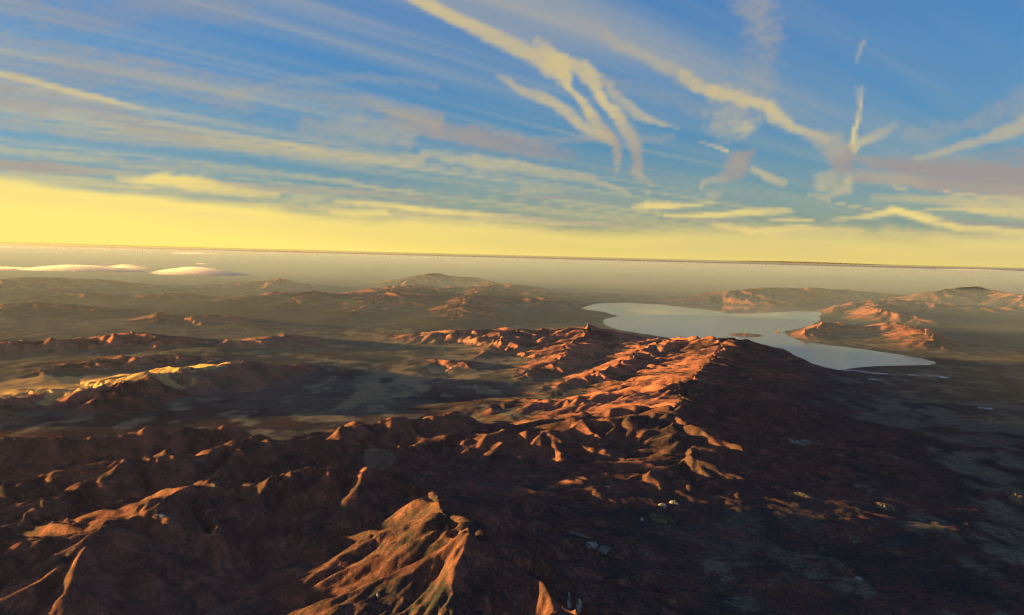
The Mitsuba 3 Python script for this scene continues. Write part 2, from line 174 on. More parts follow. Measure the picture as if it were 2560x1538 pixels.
# ---------------------------------------------------------------- the land: one sheet in rings round the viewpoint
RIDGES = [
    ('F',4200,3600,1.35,[(-11361,13438,950),(-9107,13438,950),(-8519,14069,1000),(-7155,14333,1050),(-6446,16032,1150),(-4642,16224,1250),(-3686,16613,1300),(-2683,16778,1280),(-1599,16280,1280),(-1127,15881,1330),(-917,14930,1280),(-759,13771,1300),(-456,12842,1310),(159,12526,1300),(506,12030,1230),(968,11191,1080)]),
    ('F',2200,2200,1.35,[(-886,14472,1270),(-1544,14311,1180),(-2162,14251,1080),(-2899,13758,860),(-3516,13033,600)]),
    ('F',2300,2300,1.35,[(-796,13827,1280),(-970,13159,1130),(-1387,12757,980),(-1871,12418,850),(-2227,11865,700)]),
    ('F',2200,2200,1.35,[(99,12527,1280),(-277,12231,1100),(-639,11971,930),(-990,11455,800)]),
    ('F',2200,2200,1.35,[(-6934,14273,1020),(-6871,13437,850),(-6975,12539,700),(-7227,11913,550)]),
    ('F',2200,2200,1.35,[(-6452,16046,1130),(-6095,14929,930),(-5856,14145,780),(-5738,13545,600)]),
    ('F',2300,2200,1.35,[(-4662,16292,1230),(-4691,15672,950),(-4727,14854,700)]),
    ('F',2000,2000,1.35,[(-13451,16405,900),(-10709,16406,900),(-10392,17181,930),(-10207,18139,1000),(-9185,18645,1020),(-8589,18801,1050),(-7978,19608,1080)]),
    ('F',2600,2000,1.35,[(-7616,19283,1000),(-6943,20124,1050),(-6340,21138,1130),(-5646,21361,1180),(-5013,21475,1130),(-3807,21312,930),(-3061,20751,800)]),
    ('F',1800,1800,1.35,[(-19044,21880,900),(-13844,21881,900),(-13264,21956,930),(-12065,22054,950),(-10946,22186,950),(-10152,22698,980),(-9406,23117,1000),(-8656,24243,880),(-7641,23953,700)]),
    ('F',2200,1800,1.35,[(-5624,24085,700),(-5035,24541,900),(-4136,25441,960),(-3068,26083,1000),(-2422,26438,1000),(-1556,26675,850)]),
    ('F',1900,1900,1.35,[(-8558,18732,1050),(-8776,17226,900),(-9163,16162,760),(-9699,15529,640)]),
    ('F',1900,1900,1.35,[(-6045,16505,1150),(-5564,15601,950),(-5358,14635,760),(-5270,13855,560)]),
    ('F',2000,2000,1.35,[(-3687,16620,1290),(-3498,15693,1050),(-3577,14801,820),(-3704,14219,600)]),
    ('F',1900,1900,1.35,[(-2684,16784,1270),(-2754,15723,1060),(-3018,15186,850)]),
    ('F',2000,2000,1.35,[(-6326,21093,1120),(-6315,19808,950),(-6775,18987,820)]),
    ('F',2000,2000,1.35,[(-455,12846,1290),(-1022,12358,1030),(-1462,11683,800)]),
    ('D',7600,6500,1.25,[(13793,51152,1080),(12530,51118,1100),(10625,44340,1050),(8852,38743,1020),(7366,35471,1000),(6808,32710,1000),(5985,30048,970),(5338,28435,960),(5360,27148,1000),(5506,26407,1030),(5506,24765,980),(5270,23598,900),(4277,21415,720),(2764,19938,620),(1378,19039,600)]),
    ('D',3200,3200,1.35,[(6876,33037,950),(5561,32172,900),(4385,32480,820),(1900,31919,620),(-212,32113,380)]),
    ('D',3000,3000,1.35,[(5553,28150,950),(4262,27529,900),(2927,27217,860),(1353,26586,750),(-554,27436,480)]),
    ('D',3200,5200,1.35,[(5506,26407,1030),(3768,25614,980),(2317,25679,930),(1292,24066,880),(-516,24193,830),(-1722,23907,780),(-2557,22898,680),(-3171,21502,560)]),
    ('D',1600,1600,1.35,[(-80,24198,840),(-99,23035,700),(-322,22279,600)]),
    ('D',4800,11500,1.05,[(9228,57244,500),(9683,54075,880),(10639,54289,960),(11430,51817,1050),(12530,51118,1100),(13849,51360,1060),(15492,50511,830),(16686,48579,520),(17449,47360,260),(18232,46185,60)]),
    ('D',6000,17000,1.35,[(-6657,53949,250),(-5349,56662,700),(-3742,57356,840),(-1982,58753,900),(39,58470,920),(1586,57601,980),(3179,58522,1050),(4938,59177,1150),(6294,59544,900),(7729,58165,480),(8831,57970,280)]),
    ('D',3600,3600,1.35,[(40,59756,780),(-561,52441,560),(-1387,47454,380),(-2294,45604,250)]),
    ('D',3600,3600,1.35,[(5027,60210,980),(3569,49629,720),(1887,42664,520),(268,39328,350)]),
    ('D',3000,3000,1.35,[(8219,50900,700),(5838,43646,700),(3749,38845,600),(2202,37328,420)]),
    ('D',2600,2600,1.35,[(-4676,41928,250),(-4031,44559,400),(-3023,43688,450),(-2155,42887,450),(-1613,42132,300)]),
    ('H',6000,2600,1.35,[(-25333,30834,380),(-19488,30835,380),(-17651,30868,480),(-16462,30919,620),(-14829,30543,780),(-14317,32087,900),(-13204,34494,1000),(-12449,35984,1040),(-11804,36946,1020),(-10777,37814,900),(-10006,38429,640),(-9034,38326,350)]),
    ('H',2600,2200,1.35,[(-21533,27803,560),(-17578,27804,560),(-17587,29367,560),(-16959,30756,560),(-15990,31429,400)]),
    ('H',4500,4500,1.35,[(-20472,37464,450),(-19527,39499,520),(-18670,40893,560),(-17381,41982,560),(-15713,42840,500),(-14260,42139,420)]),
    ('H',4500,4500,1.35,[(-16270,47081,450),(-15733,49221,580),(-14734,50006,620),(-13926,51102,700),(-13824,52351,780),(-12619,51381,560),(-11352,50937,250)]),
    ('H',6000,4500,1.35,[(-37944,45747,700),(-29308,45750,700),(-27358,45380,700),(-25037,46853,720),(-23579,47707,740),(-22707,48735,800),(-21903,49623,830),(-20070,49260,770),(-18554,49310,640),(-17166,49673,380)]),
    ('H',6000,6000,1.35,[(-26006,62813,450),(-25953,64444,720),(-25323,65246,740),(-23949,65019,760),(-21557,64554,640),(-19531,63127,350)]),
    ('X',9000,8000,1.35,[(-54596,70729,700),(-44608,70734,700),(-41556,68984,750),(-41242,73838,880),(-38931,73216,800),(-35872,71045,600),(-33670,75326,420)]),
    ('X',12000,11000,1.35,[(-71358,92493,900),(-58312,92502,900),(-55469,92116,900),(-52654,94853,950),(-46792,90497,800),(-41909,90894,520)]),
    ('X',14000,14000,1.35,[(-78390,101637,1400),(-64065,101649,1400),(-62131,103201,1500),(-62510,112441,1650),(-58800,113642,1500),(-54654,116180,1100),(-51822,120117,600)]),
    ('X',9000,9000,1.35,[(-43048,121972,700),(-40276,125840,1050),(-37654,126965,1200),(-36311,128108,1500),(-34820,127271,1800),(-34289,130497,1300),(-32902,131834,800),(-29271,126867,400)]),
    ('X',6000,6000,1.35,[(-40140,90761,400),(-38618,90497,750),(-38143,94268,850),(-37485,96687,850),(-34155,95519,400)]),
    ('X',12000,26000,1.35,[(-28994,85592,700),(-27081,91350,1000),(-25826,94613,1100),(-23619,97810,1150),(-21354,96111,1100),(-19617,99204,1050),(-16596,100661,1250),(-15009,107531,1500),(-13233,114848,1750),(-10805,111592,1450),(-7639,115190,1500),(-4940,117829,1580),(-59,113175,1500),(2532,105010,1050),(5732,101889,560),(7979,99252,200)]),
    ('X',7000,7000,1.35,[(-15003,107506,1400),(-14640,94219,1000),(-14582,79517,600),(-14989,70881,300)]),
    ('X',7000,7000,1.35,[(-4837,115508,1450),(-4958,91435,950),(-4717,77362,620),(-5134,68610,330)]),
    ('X',7000,7000,1.35,[(-23437,97064,1050),(-22513,85449,750),(-22172,76033,450)]),
    ('X',15000,14000,1.35,[(28583,121882,900),(31348,123847,1400),(36454,130562,1850),(44026,139656,1950),(47317,139288,1850),(50973,143910,1900),(57628,144647,1700),(65594,142093,1000),(70371,133824,500)]),
    ('X',7000,7000,1.35,[(4639,124648,400),(7097,126840,600),(12154,129986,650),(15395,131587,600),(19136,131772,500),(24239,129244,500),(28472,132009,600),(32107,131618,400)]),
    ('X',9000,9000,1.35,[(-17821,145008,1900),(-15331,147110,2600),(-13864,149900,2650),(-12008,148790,2300),(-7247,151588,2000),(-3467,143182,1500)]),
    ('X',8000,8000,1.35,[(-5987,125786,1500),(-3004,124349,1800),(504,125234,1800),(3546,128619,1400)]),
    ('X',10000,10000,1.35,[(65897,132598,2200),(71583,136377,2700),(77113,141874,2900),(76384,133529,2300),(75781,126205,2000)]),
    ('P',5000,9000,1.35,[(37556,102404,320),(41738,106793,896),(47160,111616,1280),(53059,117037,1472),(55845,112739,1280),(60342,112700,1024),(66266,114698,896),(71572,113689,768)]),
    ('P',2600,2800,1.35,[(22440,67397,40),(23352,67791,410),(26572,73720,717),(28800,76736,819),(30230,75496,666),(31890,75191,448)]),
    ('P',3400,4000,1.35,[(45775,108313,1216),(39312,90883,1024),(41053,88891,947),(41900,87303,666)]),
    ('P',3200,4200,1.35,[(34146,76719,666),(34390,74893,819),(33554,70508,819),(32513,67091,768),(30346,60944,576),(30416,59061,154)]),
]
LAKE = [(8126, 101045), (10391, 109540), (11270, 112713), (16367, 116992), (22051, 118584), (29330, 119857), (33483, 116824), (37432, 113939), (38881, 110275), (38930, 107104), (37185, 102003), (34244, 94985), (32427, 89666), (29514, 83514), (26401, 77981), (24173, 75243), (23110, 71476), (22591, 67849), (22514, 65277), (23401, 62838), (24967, 60223), (26172, 57293), (26719, 55379), (26612, 53666), (26232, 52585), (25349, 51635), (23357, 51055), (21798, 50563), (20519, 49766), (19111, 48440), (18187, 47925), (17755, 51668), (17327, 56289), (16346, 60592), (14708, 62148), (13203, 63238), (12440, 64886), (11068, 68177), (9058, 71675), (8672, 74818), (8555, 78345), (8584, 80758), (9595, 84727), (11072, 88639), (10638, 92167), (10373, 95377), (8894, 96897)]
lake_poly = Polygon(LAKE)
az_f = np.linspace(-46.0, 36.0, 1060)
az_c = np.linspace(36.0, 314.0, 56)[1:-1]
az_all = np.radians(np.concatenate([az_f, az_c]))
r, rows = 8600.0, []
while r < 1500e3:
    rows.append(r)
    r += 36.0 * (r / 14000.0) ** 1.25
rad = np.array([300.0, 3000.0, 6000.0] + rows)
RR, AA = np.meshgrid(rad, az_all, indexing='ij')
X, Y = RR * np.sin(AA), RR * np.cos(AA)
nf = len(az_f)
fine_zone = np.ones_like(X)
fine_zone[:, nf:] = 0


def n2(x, y, scale, octaves=3, seed=0):
    return meshkit.fbm(np.stack([x / scale, y / scale, np.zeros_like(x)], -1), octaves, seed)


def lake_signed(x, y):
    """distance to the lake's shore, negative on the water"""
    p = np.array(LAKE, float)
    q = np.roll(p, -1, 0)
    d, inside = np.full(x.shape, 1e12), np.zeros(x.shape, bool)
    for (ax, ay), (bx, by) in zip(p, q):
        ex, ey = bx - ax, by - ay
        t = np.clip(((x - ax) * ex + (y - ay) * ey) / (ex * ex + ey * ey), 0, 1)
        d = np.minimum(d, (x - ax - t * ex) ** 2 + (y - ay - t * ey) ** 2)
        inside ^= ((ay > y) != (by > y)) & (x < ex * (y - ay) / (ey if ey else 1e-9) + ax)
    return np.sqrt(d) * np.where(inside, -1, 1)


GROUPS = 'FDHXP'


def broad(x, y):
    """the land before erosion: (height, height of each mountain group above the plain, signed distance to the lake)"""
    wx, wy = (n2(x, y, 3200.0, 4, 3) - 0.5) * 1500, (n2(x, y, 3200.0, 4, 8) - 0.5) * 1500
    far = sstep(9e3, 30e3, np.hypot(x, y))
    px, py = x + wx * (0.55 + 0.45 * far), y + wy * (0.55 + 0.45 * far)
    dl = lake_signed(x + wx * 0.35, y + wy * 0.35)
    base = 4 + 230 * (1 - np.exp(-np.maximum(dl, 0) / 22e3)) + 170 * sstep(26e3, 12e3, np.hypot(x, y + 2e3))
    crest = 260.0 * sstep(34e3, 16e3, np.hypot(x, y)) + 60
    hs = []
    acc = np.zeros(x.shape)
    for g in GROUPS:
        tot = np.zeros(x.shape)
        for name, wl, wr, pw, pts in RIDGES:
            if name != g:
                continue
            d2, z, sd = np.full(x.shape, 1e18), np.zeros(x.shape), np.zeros(x.shape)
            for (ax, ay, az), (bx, by, bz) in zip(pts[:-1], pts[1:]):
                ex, ey = bx - ax, by - ay
                L2 = ex * ex + ey * ey + 1e-9
                t = np.clip(((px - ax) * ex + (py - ay) * ey) / L2, 0, 1)
                qx, qy = px - ax - t * ex, py - ay - t * ey
                dd = qx * qx + qy * qy
                m = dd < d2
                d2 = np.where(m, dd, d2)
                z = np.where(m, az + t * (bz - az), z)
                sd = np.where(m, (qx * ey - qy * ex) / (math.sqrt(L2) * np.sqrt(dd) + 1e-6), sd)
            w = wl + (wr - wl) * sstep(-1, 1, sd)
            h = np.maximum(z - base, 0) * np.maximum(1 - (np.sqrt(d2 + crest * crest) - crest) / w, 0) ** pw
            tot += h ** 3.5
        hs.append(tot ** (1 / 3.5))
        acc += tot
    return base, acc ** (1 / 3.5), np.stack(hs, -1), dl


def grid_gradient(z):
    """slope east and slope north on the ring grid"""
    zr = np.gradient(z, axis=0) / np.gradient(rad)[:, None]
    za = np.gradient(z, axis=1) / (np.gradient(az_all)[None, :] * RR)
    s, c = np.sin(AA), np.cos(AA)
    return zr * s + za * c, zr * c - za * s


def hash2(ix, iy):
    h = (ix * 374761393 + iy * 668265263) & 0xFFFFFFFF
    h = ((h ^ (h >> 13)) * 1274126177) & 0xFFFFFFFF
    h = h ^ (h >> 16)
    return ((h & 0xFFFF) / 65535.0).astype(np.float32), ((h >> 16) / 65535.0).astype(np.float32)


def gullies(x, y, gx, gy):
    """noise in stripes that run downhill, like the spurs and gullies of eroded slopes: (value, d/dx, d/dy), cells of one unit"""
    ix, iy = np.floor(x).astype(np.int64), np.floor(y).astype(np.int64)
    fx, fy = (x - ix).astype(np.float32), (y - iy).astype(np.float32)
    gx, gy = gx.astype(np.float32), gy.astype(np.float32)
    v, vx, vy, wt = (np.zeros(x.shape, np.float32) for _ in range(4))
    for i in (-1, 0, 1, 2):
        for j in (-1, 0, 1, 2):
            hx, hy = hash2(ix + i, iy + j)
            ox, oy = fx - i - (hx - 0.5), fy - j - (hy - 0.5)
            w = np.exp(-2.2 * (ox * ox + oy * oy))
            ph = (ox * gx + oy * gy) * np.float32(2 * math.pi)
            sn = np.sin(ph) * w
            v += np.cos(ph) * w
            vx -= sn * gx
            vy -= sn * gy
            wt += w
    return v / wt, vx / wt, vy / wt


# broad shapes on a coarser copy of the grid, then refined
sr, sa = np.arange(0, len(rad)), np.concatenate([np.arange(0, nf, 3), np.arange(nf, len(az_all))])
if sa[len(np.arange(0, nf, 3)) - 1] != nf - 1:
    sa = np.insert(sa, len(np.arange(0, nf, 3)), nf - 1)
sr = np.unique(np.concatenate([np.arange(0, len(rad), 2), [len(rad) - 1]]))
b0, m0, g0, d0 = broad(X[np.ix_(sr, sa)], Y[np.ix_(sr, sa)])
ri, ai = np.interp(np.arange(len(rad)), sr, np.arange(len(sr))), np.interp(np.arange(len(az_all)), sa, np.arange(len(sa)))
RI, AI = np.meshgrid(ri, ai, indexing='ij')
fineup = lambda a: map_coordinates(a, [RI, AI], order=1)
base, mount, dl = fineup(b0), fineup(m0), fineup(d0)
which = np.argmax(np.stack([fineup(g0[..., k]) for k in range(len(GROUPS))], -1), -1)
wild = sstep(20, 350, mount)                                 # how mountainous
Z = base + mount
hills = (n2(X, Y, 9000.0, 4, 40) - 0.42)
Z = Z + fine_zone * np.maximum(hills, 0) * (420 + 380 * sstep(9e4, 2e5, RR)) * sstep(500, 7000, dl) * (1 - 0.6 * wild) * (1 - sstep(130e3, 185e3, RR))
foot = sstep(46e3, 30e3, RR) * sstep(-9e3, 3e3, X - 0.10 * (Y - 26e3)) * sstep(0.0, 6000.0, dl)       # rolling foothills on the near and right-hand side
foot = np.maximum(foot, sstep(21e3, 16e3, RR))
Z = Z + fine_zone * foot * (1 - 0.95 * wild) * (400 * np.abs(n2(X, Y, 3600, 3, 45) - 0.5) + 360 * np.maximum(n2(X, Y, 2400, 4, 46) - 0.42, 0))
# spurs and gullies
gx, gy = grid_gradient(gaussian_filter(Z, (2, 2)))
amp, cell = 165.0, 1700.0
far_amp = sstep(38e3, 75e3, RR)
ex, ey, hsum = np.zeros_like(Z), np.zeros_like(Z), np.zeros_like(Z)
strength = np.clip(0.12 + 0.88 * np.maximum(wild, 0.8 * foot), 0, 1) * fine_zone
near = sstep(36e3, 24e3, RR)
for o in range(-1, 6):
    ca = cell if o >= 0 else cell * 2.1
    sx, sy = gx + ex * 0.9, gy + ey * 0.9
    ln = np.sqrt(sx * sx + sy * sy) + 1e-6
    soft = np.minimum(1.0, ln / 0.09)
    kk = soft ** 0.6 / ln
    v, vx, vy = gullies(X / ca + 17.3 * o, Y / ca - 9.1 * o, -sy * kk, sx * kk)
    res = sstep(2.2, 4.4, ca / (np.gradient(rad)[:, None] * 0.5 + RR * 0.0013))   # leave out what the sheet cannot carry
    a = (amp if o >= 0 else amp * 1.5 * far_amp) * strength * res * soft * (1 + near * {0: -0.12, 1: 0.12, 2: 0.05, 3: 0.0, 4: -0.1, 5: -0.2}.get(o, 0.0))
    hsum += a * v
    ex += a * vx / ca
    ey += a * vy / ca
    if o >= 0:
        amp, cell = amp * 0.56, cell * 0.52
hsum = hsum + near * (gaussian_filter(hsum, (0.6, 1.3)) - hsum)
Z = Z + hsum * (0.25 * sstep(190e3, 140e3, RR) + 0.75 * sstep(30, 500, mount + 150 * np.maximum(hills, 0)))
rough = (n2(X, Y, 420.0, 4, 77) - 0.5) * 2
Z = Z + fine_zone * rough * (6 + 34 * wild * (1 - 0.6 * near)) * sstep(600, 3000, dl + 400) * sstep(260e3, 60e3, RR)
Z = Z + fine_zone * (n2(X, Y, 150.0, 3, 78) - 0.5) * 15 * (0.3 + 0.7 * np.maximum(wild, foot)) * sstep(40e3, 22e3, RR)
# the lake's basin
Z = np.where(dl > 0, np.maximum(Z, 6) * sstep(-200, 1500, dl) * sstep(0, 250, dl) + 0.0, -3 - 40 * sstep(0, 1500, -dl))
Z = np.maximum(Z, -43)
land = RegularGridInterpolator((rad, az_all), Z, bounds_error=False, fill_value=None)


def height_at(x, y):
    a = np.arctan2(x, y)
    return land(np.stack([np.hypot(x, y), np.where(a < az_all[0], a + 2 * math.pi, a)], -1))


# what grows where: u = brush and woods plus painted flank shade, v = pale grass and bare ground
sx, sy = grid_gradient(Z)
steep = np.hypot(sx, sy)
wash = np.abs(meshkit.fbm(np.stack([X / 5200 + (n2(X, Y, 1800, 3, 5) - 0.5), Y / 9000, 0 * X], -1), 4, 90) - 0.5)
veg_shade = sstep(0.38, 0.68, 0.55 * n2(X, Y, 2600, 4, 91) + 0.45 * n2(X, Y, 500, 3, 92) - 0.0006 * hsum)
front = sstep(37e3, 23e3, RR + 9000 * (n2(X, Y, 6000, 3, 97) - 0.5))
# shade of the east flank painted in as dark cover; near slopes carry brush
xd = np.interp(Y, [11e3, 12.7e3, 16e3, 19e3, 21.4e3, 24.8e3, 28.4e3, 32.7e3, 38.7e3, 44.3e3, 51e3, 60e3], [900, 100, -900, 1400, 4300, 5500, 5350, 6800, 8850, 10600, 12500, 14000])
flank_shade = sstep(-700, 900, X - xd + 3500 * (n2(X, Y, 2500, 4, 98) - 0.5)) * sstep(85e3, 60e3, RR)
veg_shade = np.clip(flank_shade * (0.48 + 0.6 * n2(X, Y, 650, 4, 99)) + 0.78 * front + veg_shade * (0.45 + 0.55 * wild) + 0.9 * sstep(0.06, 0.0, wash) * (1 - wild) * sstep(0.4, 0.6, n2(X, Y, 1500, 3, 96)), 0, 1)
valley = sstep(14e3, 6e3, np.abs(X + 6e3 - 0.12 * (Y - 40e3))) * sstep(24e3, 30e3, Y) * sstep(72e3, 56e3, Y)
pale = (0.55 + 0.45 * valley) * sstep(0.47, 0.63, 0.35 * n2(X, Y * 0.45, 2600, 3, 93) + 0.65 * n2(X, Y * 0.55, 620, 5, 94) + 0.02 * valley) * (1 - wild) * sstep(0.25, 0.08, steep)
PALE = [(-19380, 32625, 1800, 2200, 1), (-18544, 33636, 2600, 3200, 1), (-16946, 34271, 3000, 3800, 1), (-15449, 35298, 2600, 3200, 1), (-14355, 36773, 2200, 2600, 0.9), (-3258, 21281, 420, 900, 0.3), (17712, 30443, 2600, 1500, 0.4), (15462, 27891, 1500, 800, 0.3), (21409, 35592, 2000, 900, 0.4), (-6916, 32170, 4500, 2500, 0.3), (-10173, 36139, 4500, 3500, 0.25), (-11970, 53136, 9000, 6000, 0.3), (-5658, 52743, 6000, 7000, 0.25), (-34341, 61824, 15000, 7000, 0.25)]
for cx, cy, rx, ry, amt in PALE:
    dd = np.sqrt(((X - cx) / rx) ** 2 + ((Y - cy) / ry) ** 2) + (n2(X, Y, 900, 4, 95) - 0.5) * 1.1
    pale = np.maximum(pale, (1.6 if amt > 0.85 else amt) * sstep(1.05, 0.8, dd))
    veg_shade = veg_shade * (1 - 0.85 * amt * sstep(1.05, 0.8, dd))

i, j = np.meshgrid(np.arange(len(rad) - 1), np.arange(len(az_all)), indexing='ij')
jn = (j + 1) % len(az_all)
C = len(az_all)
quads = np.stack([i * C + j, i * C + jn, (i + 1) * C + jn, (i + 1) * C + j], -1).reshape(-1, 4)
V = np.stack([X, Y, Z], -1).reshape(-1, 3)
UV = np.stack([veg_shade, pale], -1).reshape(-1, 2)
kind = np.where((mount > 55) & (dl > 0), which, 5)
kind = np.where((kind == 5) & (RR > 75e3), 6, kind)
qk = kind[i, j].reshape(-1)
NAMES = {0: ('mountains', 'dark brushy mountains with red lit spurs filling the bottom of the picture'),
         1: ('mountain_ridge', 'long orange lit ridge with a shadowed right flank in front of the lake'),
         2: ('hills', 'low hills with a golden lit back on the left of the valley'),
         3: ('far_mountains', 'hazy far ranges under the horizon'),
         4: ('peninsula', 'orange lit hills of the headland on the right shore of the lake'),
         5: ('plain', 'flat dusky plain of pale fields and dark washes between the ranges'),
         6: ('basin', 'far hazy basin floor between the lake and the horizon')}
centre = np.array([[0, 0, float(Z[0].mean())]])
for k, (name, text) in NAMES.items():
    q = quads[qk == k]
    f = np.vstack([q[:, [0, 1, 2]], q[:, [0, 2, 3]]])
    vv, uu = V, UV
    if k == 5:
        f = np.vstack([f, np.stack([np.full(C, len(V)), np.arange(C), (np.arange(C) + 1) % C], 1)])
        vv, uu = np.vstack([V, centre]), np.vstack([UV, [[0, 0]]])
    used = np.unique(f)
    remap = np.zeros(len(vv), np.int64)
    remap[used] = np.arange(len(used))
    mesh = trimesh.Trimesh(vv[used], remap[f], process=False)
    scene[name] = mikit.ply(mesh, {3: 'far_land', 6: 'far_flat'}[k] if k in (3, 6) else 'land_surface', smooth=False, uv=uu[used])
    labels[name] = {'label': text, 'category': 'terrain', 'kind': 'structure'}


def land_colour(p, n, uv):
    x, y = p.x, p.y
    a = mikit.fbm(x / 900.0, y / 900.0, 0.0, 3)
    b = mikit.noise(x / 70.0, y / 70.0, 3.0)
    c = mikit.noise(x / 28.0, y / 28.0, 7.0)
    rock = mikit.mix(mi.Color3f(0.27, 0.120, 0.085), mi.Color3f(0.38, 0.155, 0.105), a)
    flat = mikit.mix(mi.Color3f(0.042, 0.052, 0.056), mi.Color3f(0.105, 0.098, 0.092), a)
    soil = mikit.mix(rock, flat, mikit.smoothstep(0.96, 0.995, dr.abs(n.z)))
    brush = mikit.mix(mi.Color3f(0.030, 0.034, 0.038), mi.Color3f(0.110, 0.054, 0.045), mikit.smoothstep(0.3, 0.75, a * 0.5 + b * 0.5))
    spot = mikit.smoothstep(0.35, 0.65, 0.5 * b + 0.5 * c) * 0.7 + 0.3 * uv.x
    clump = mikit.fbm(x / 240.0, y / 240.0, 21.0, 4) - 0.5
    col = mikit.mix(soil, brush, dr.clip(uv.x * (0.45 + 0.75 * spot) + clump * 1.1 * uv.x, 0, 1))  # uv.x also brings in the painted shade of the east flank
    grass = mikit.mix(mi.Color3f(0.22, 0.19, 0.13), mi.Color3f(0.56, 0.34, 0.13), uv.x * 0 + mikit.smoothstep(0.9, 1.2, dr.abs(uv.y)) * (0.6 + 0.4 * a))
    col = mikit.mix(col, grass, dr.clip(uv.y * (0.35 + 0.7 * b + 0.6 * mikit.noise(x / 300.0, y / 420.0, 31.0)), 0, 1))
    d = mikit.noise(x / 17.0, y / 17.0, 11.0)
    return col * (0.42 + 0.60 * c + 0.56 * d)


def far_colour(p, n, uv):
    a = mikit.fbm(p.x / 2600.0, p.y / 5200.0, 0.0, 3)
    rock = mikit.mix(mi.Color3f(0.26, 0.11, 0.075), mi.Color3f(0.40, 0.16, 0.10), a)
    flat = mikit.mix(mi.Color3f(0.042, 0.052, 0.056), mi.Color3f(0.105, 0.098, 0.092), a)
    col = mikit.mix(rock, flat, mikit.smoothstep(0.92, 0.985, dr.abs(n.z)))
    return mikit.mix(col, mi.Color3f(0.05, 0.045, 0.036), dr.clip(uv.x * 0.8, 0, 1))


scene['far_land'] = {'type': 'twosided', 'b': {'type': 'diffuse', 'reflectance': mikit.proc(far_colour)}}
def basin_colour(p, n, uv):
    a = mikit.fbm(p.x / 6000.0, p.y / 14000.0, 0.0, 2)
    a = 0.5 + (a - 0.5) * mikit.smoothstep(150e3, 90e3, p.y + dr.abs(p.x) * 0.5)
    return mikit.mix(mi.Color3f(0.042, 0.052, 0.056), mi.Color3f(0.11, 0.10, 0.09), mikit.smoothstep(0.3, 0.7, a))


scene['far_flat'] = {'type': 'twosided', 'b': {'type': 'diffuse', 'reflectance': mikit.proc(basin_colour)}}
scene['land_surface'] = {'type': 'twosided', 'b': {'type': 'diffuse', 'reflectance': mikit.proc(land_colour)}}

# ---------------------------------------------------------------- the lake and its river
lp = lake_poly.buffer(1800.0)
lv, lf = trimesh.creation.triangulate_polygon(lp, engine='earcut')
scene['lake'] = mikit.ply(trimesh.Trimesh(np.column_stack([lv, np.zeros(len(lv))]), lf, process=False), 'lake_water')
labels['lake'] = {'label': 'grey blue lake with a calm pale band along its far shore', 'category': 'lake', 'kind': 'structure'}


def lake_rough(p, n, uv):
    k = mikit.fbm(p.x / 9000.0, p.y / 5000.0, 0.0, 3) - 0.5
    calm = mikit.smoothstep(93000.0, 97000.0, p.y + k * 9000.0 + p.x * 0.12)
    return 0.14 - 0.115 * calm + 0.03 * k


scene['lake_water'] = {'type': 'principled', 'base_color': {'type': 'rgb', 'value': [0.035, 0.06, 0.065]}, 'roughness': mikit.proc(lake_rough), 'specular': 0.32}

# ---------------------------------------------------------------- haze
scene['haze_air'] = {'type': 'homogeneous', 'albedo': {'type': 'rgb', 'value': [0.97,0.965,0.92]}, 'sigma_t': 0.45e-6, 'phase': {'type': 'hg', 'g': 0.68}}
scene['haze_edge'] = {'type': 'null'}
scene['haze'] = {'type': 'cube', 'to_world': T().translate([0, 0, (H + 40 - 46) / 2]).scale([1600e3, 1600e3, (H + 40 + 46) / 2]),
                 'bsdf': {'type': 'ref', 'id': 'haze_edge'}, 'interior': {'type': 'ref', 'id': 'haze_air'}}
labels['haze'] = {'label': 'warm evening haze filling the air over the land', 'category': 'haze', 'kind': 'stuff'}

# ---------------------------------------------------------------- mist lying in the far basins: deeper with distance
ma = np.linspace(0, 2 * np.pi, 240, endpoint=False)
mr = np.concatenate([np.linspace(34e3, 300e3, 90), np.linspace(320e3, 1400e3, 24)])
MR_, MA_ = np.meshgrid(mr, ma, indexing='ij')
MX, MY = MR_ * np.sin(MA_), MR_ * np.cos(MA_)
MZ = 650 + 2400.0 * sstep(34e3, 120e3, MR_) * (0.9 + 0.2 * n2(MX, MY, 40e3, 3, 122))
mv = np.vstack([np.stack([MX, MY, MZ], -1).reshape(-1, 3), np.stack([MX, MY, 0 * MZ - 44.0], -1).reshape(-1, 3)])
na_, nr_ = len(ma), len(mr)
i_, j_ = np.meshgrid(np.arange(nr_ - 1), np.arange(na_), indexing='ij')
mq = np.stack([i_ * na_ + j_, i_ * na_ + (j_ + 1) % na_, (i_ + 1) * na_ + (j_ + 1) % na_, (i_ + 1) * na_ + j_], -1).reshape(-1, 4)
k_ = np.arange(na_)
o_ = na_ * nr_
walls = []
for a0, flip in ((0, False), ((nr_ - 1) * na_, True)):
    w = np.stack([a0 + k_, o_ + a0 + k_, o_ + a0 + (k_ + 1) % na_, a0 + (k_ + 1) % na_], -1)
    walls.append(w[:, ::-1] if flip else w)
mq = np.vstack([mq, mq[:, ::-1] + o_] + walls)
scene['mist_air'] = {'type': 'homogeneous', 'albedo': {'type': 'rgb', 'value': [0.33,0.44,0.57]}, 'sigma_t': 1.1e-5, 'phase': {'type': 'hg', 'g': 0.05}}
scene['mist_edge'] = {'type': 'null'}
scene['mist'] = mikit.ply(trimesh.Trimesh(mv, np.vstack([mq[:, [0, 1, 2]], mq[:, [0, 2, 3]]]), process=False), 'mist_edge', smooth=False,
                          interior={'type': 'ref', 'id': 'mist_air'}, exterior={'type': 'ref', 'id': 'haze_air'})
labels['mist'] = {'label': 'pale tan mist lying over the far basins under the horizon', 'category': 'mist', 'kind': 'stuff'}


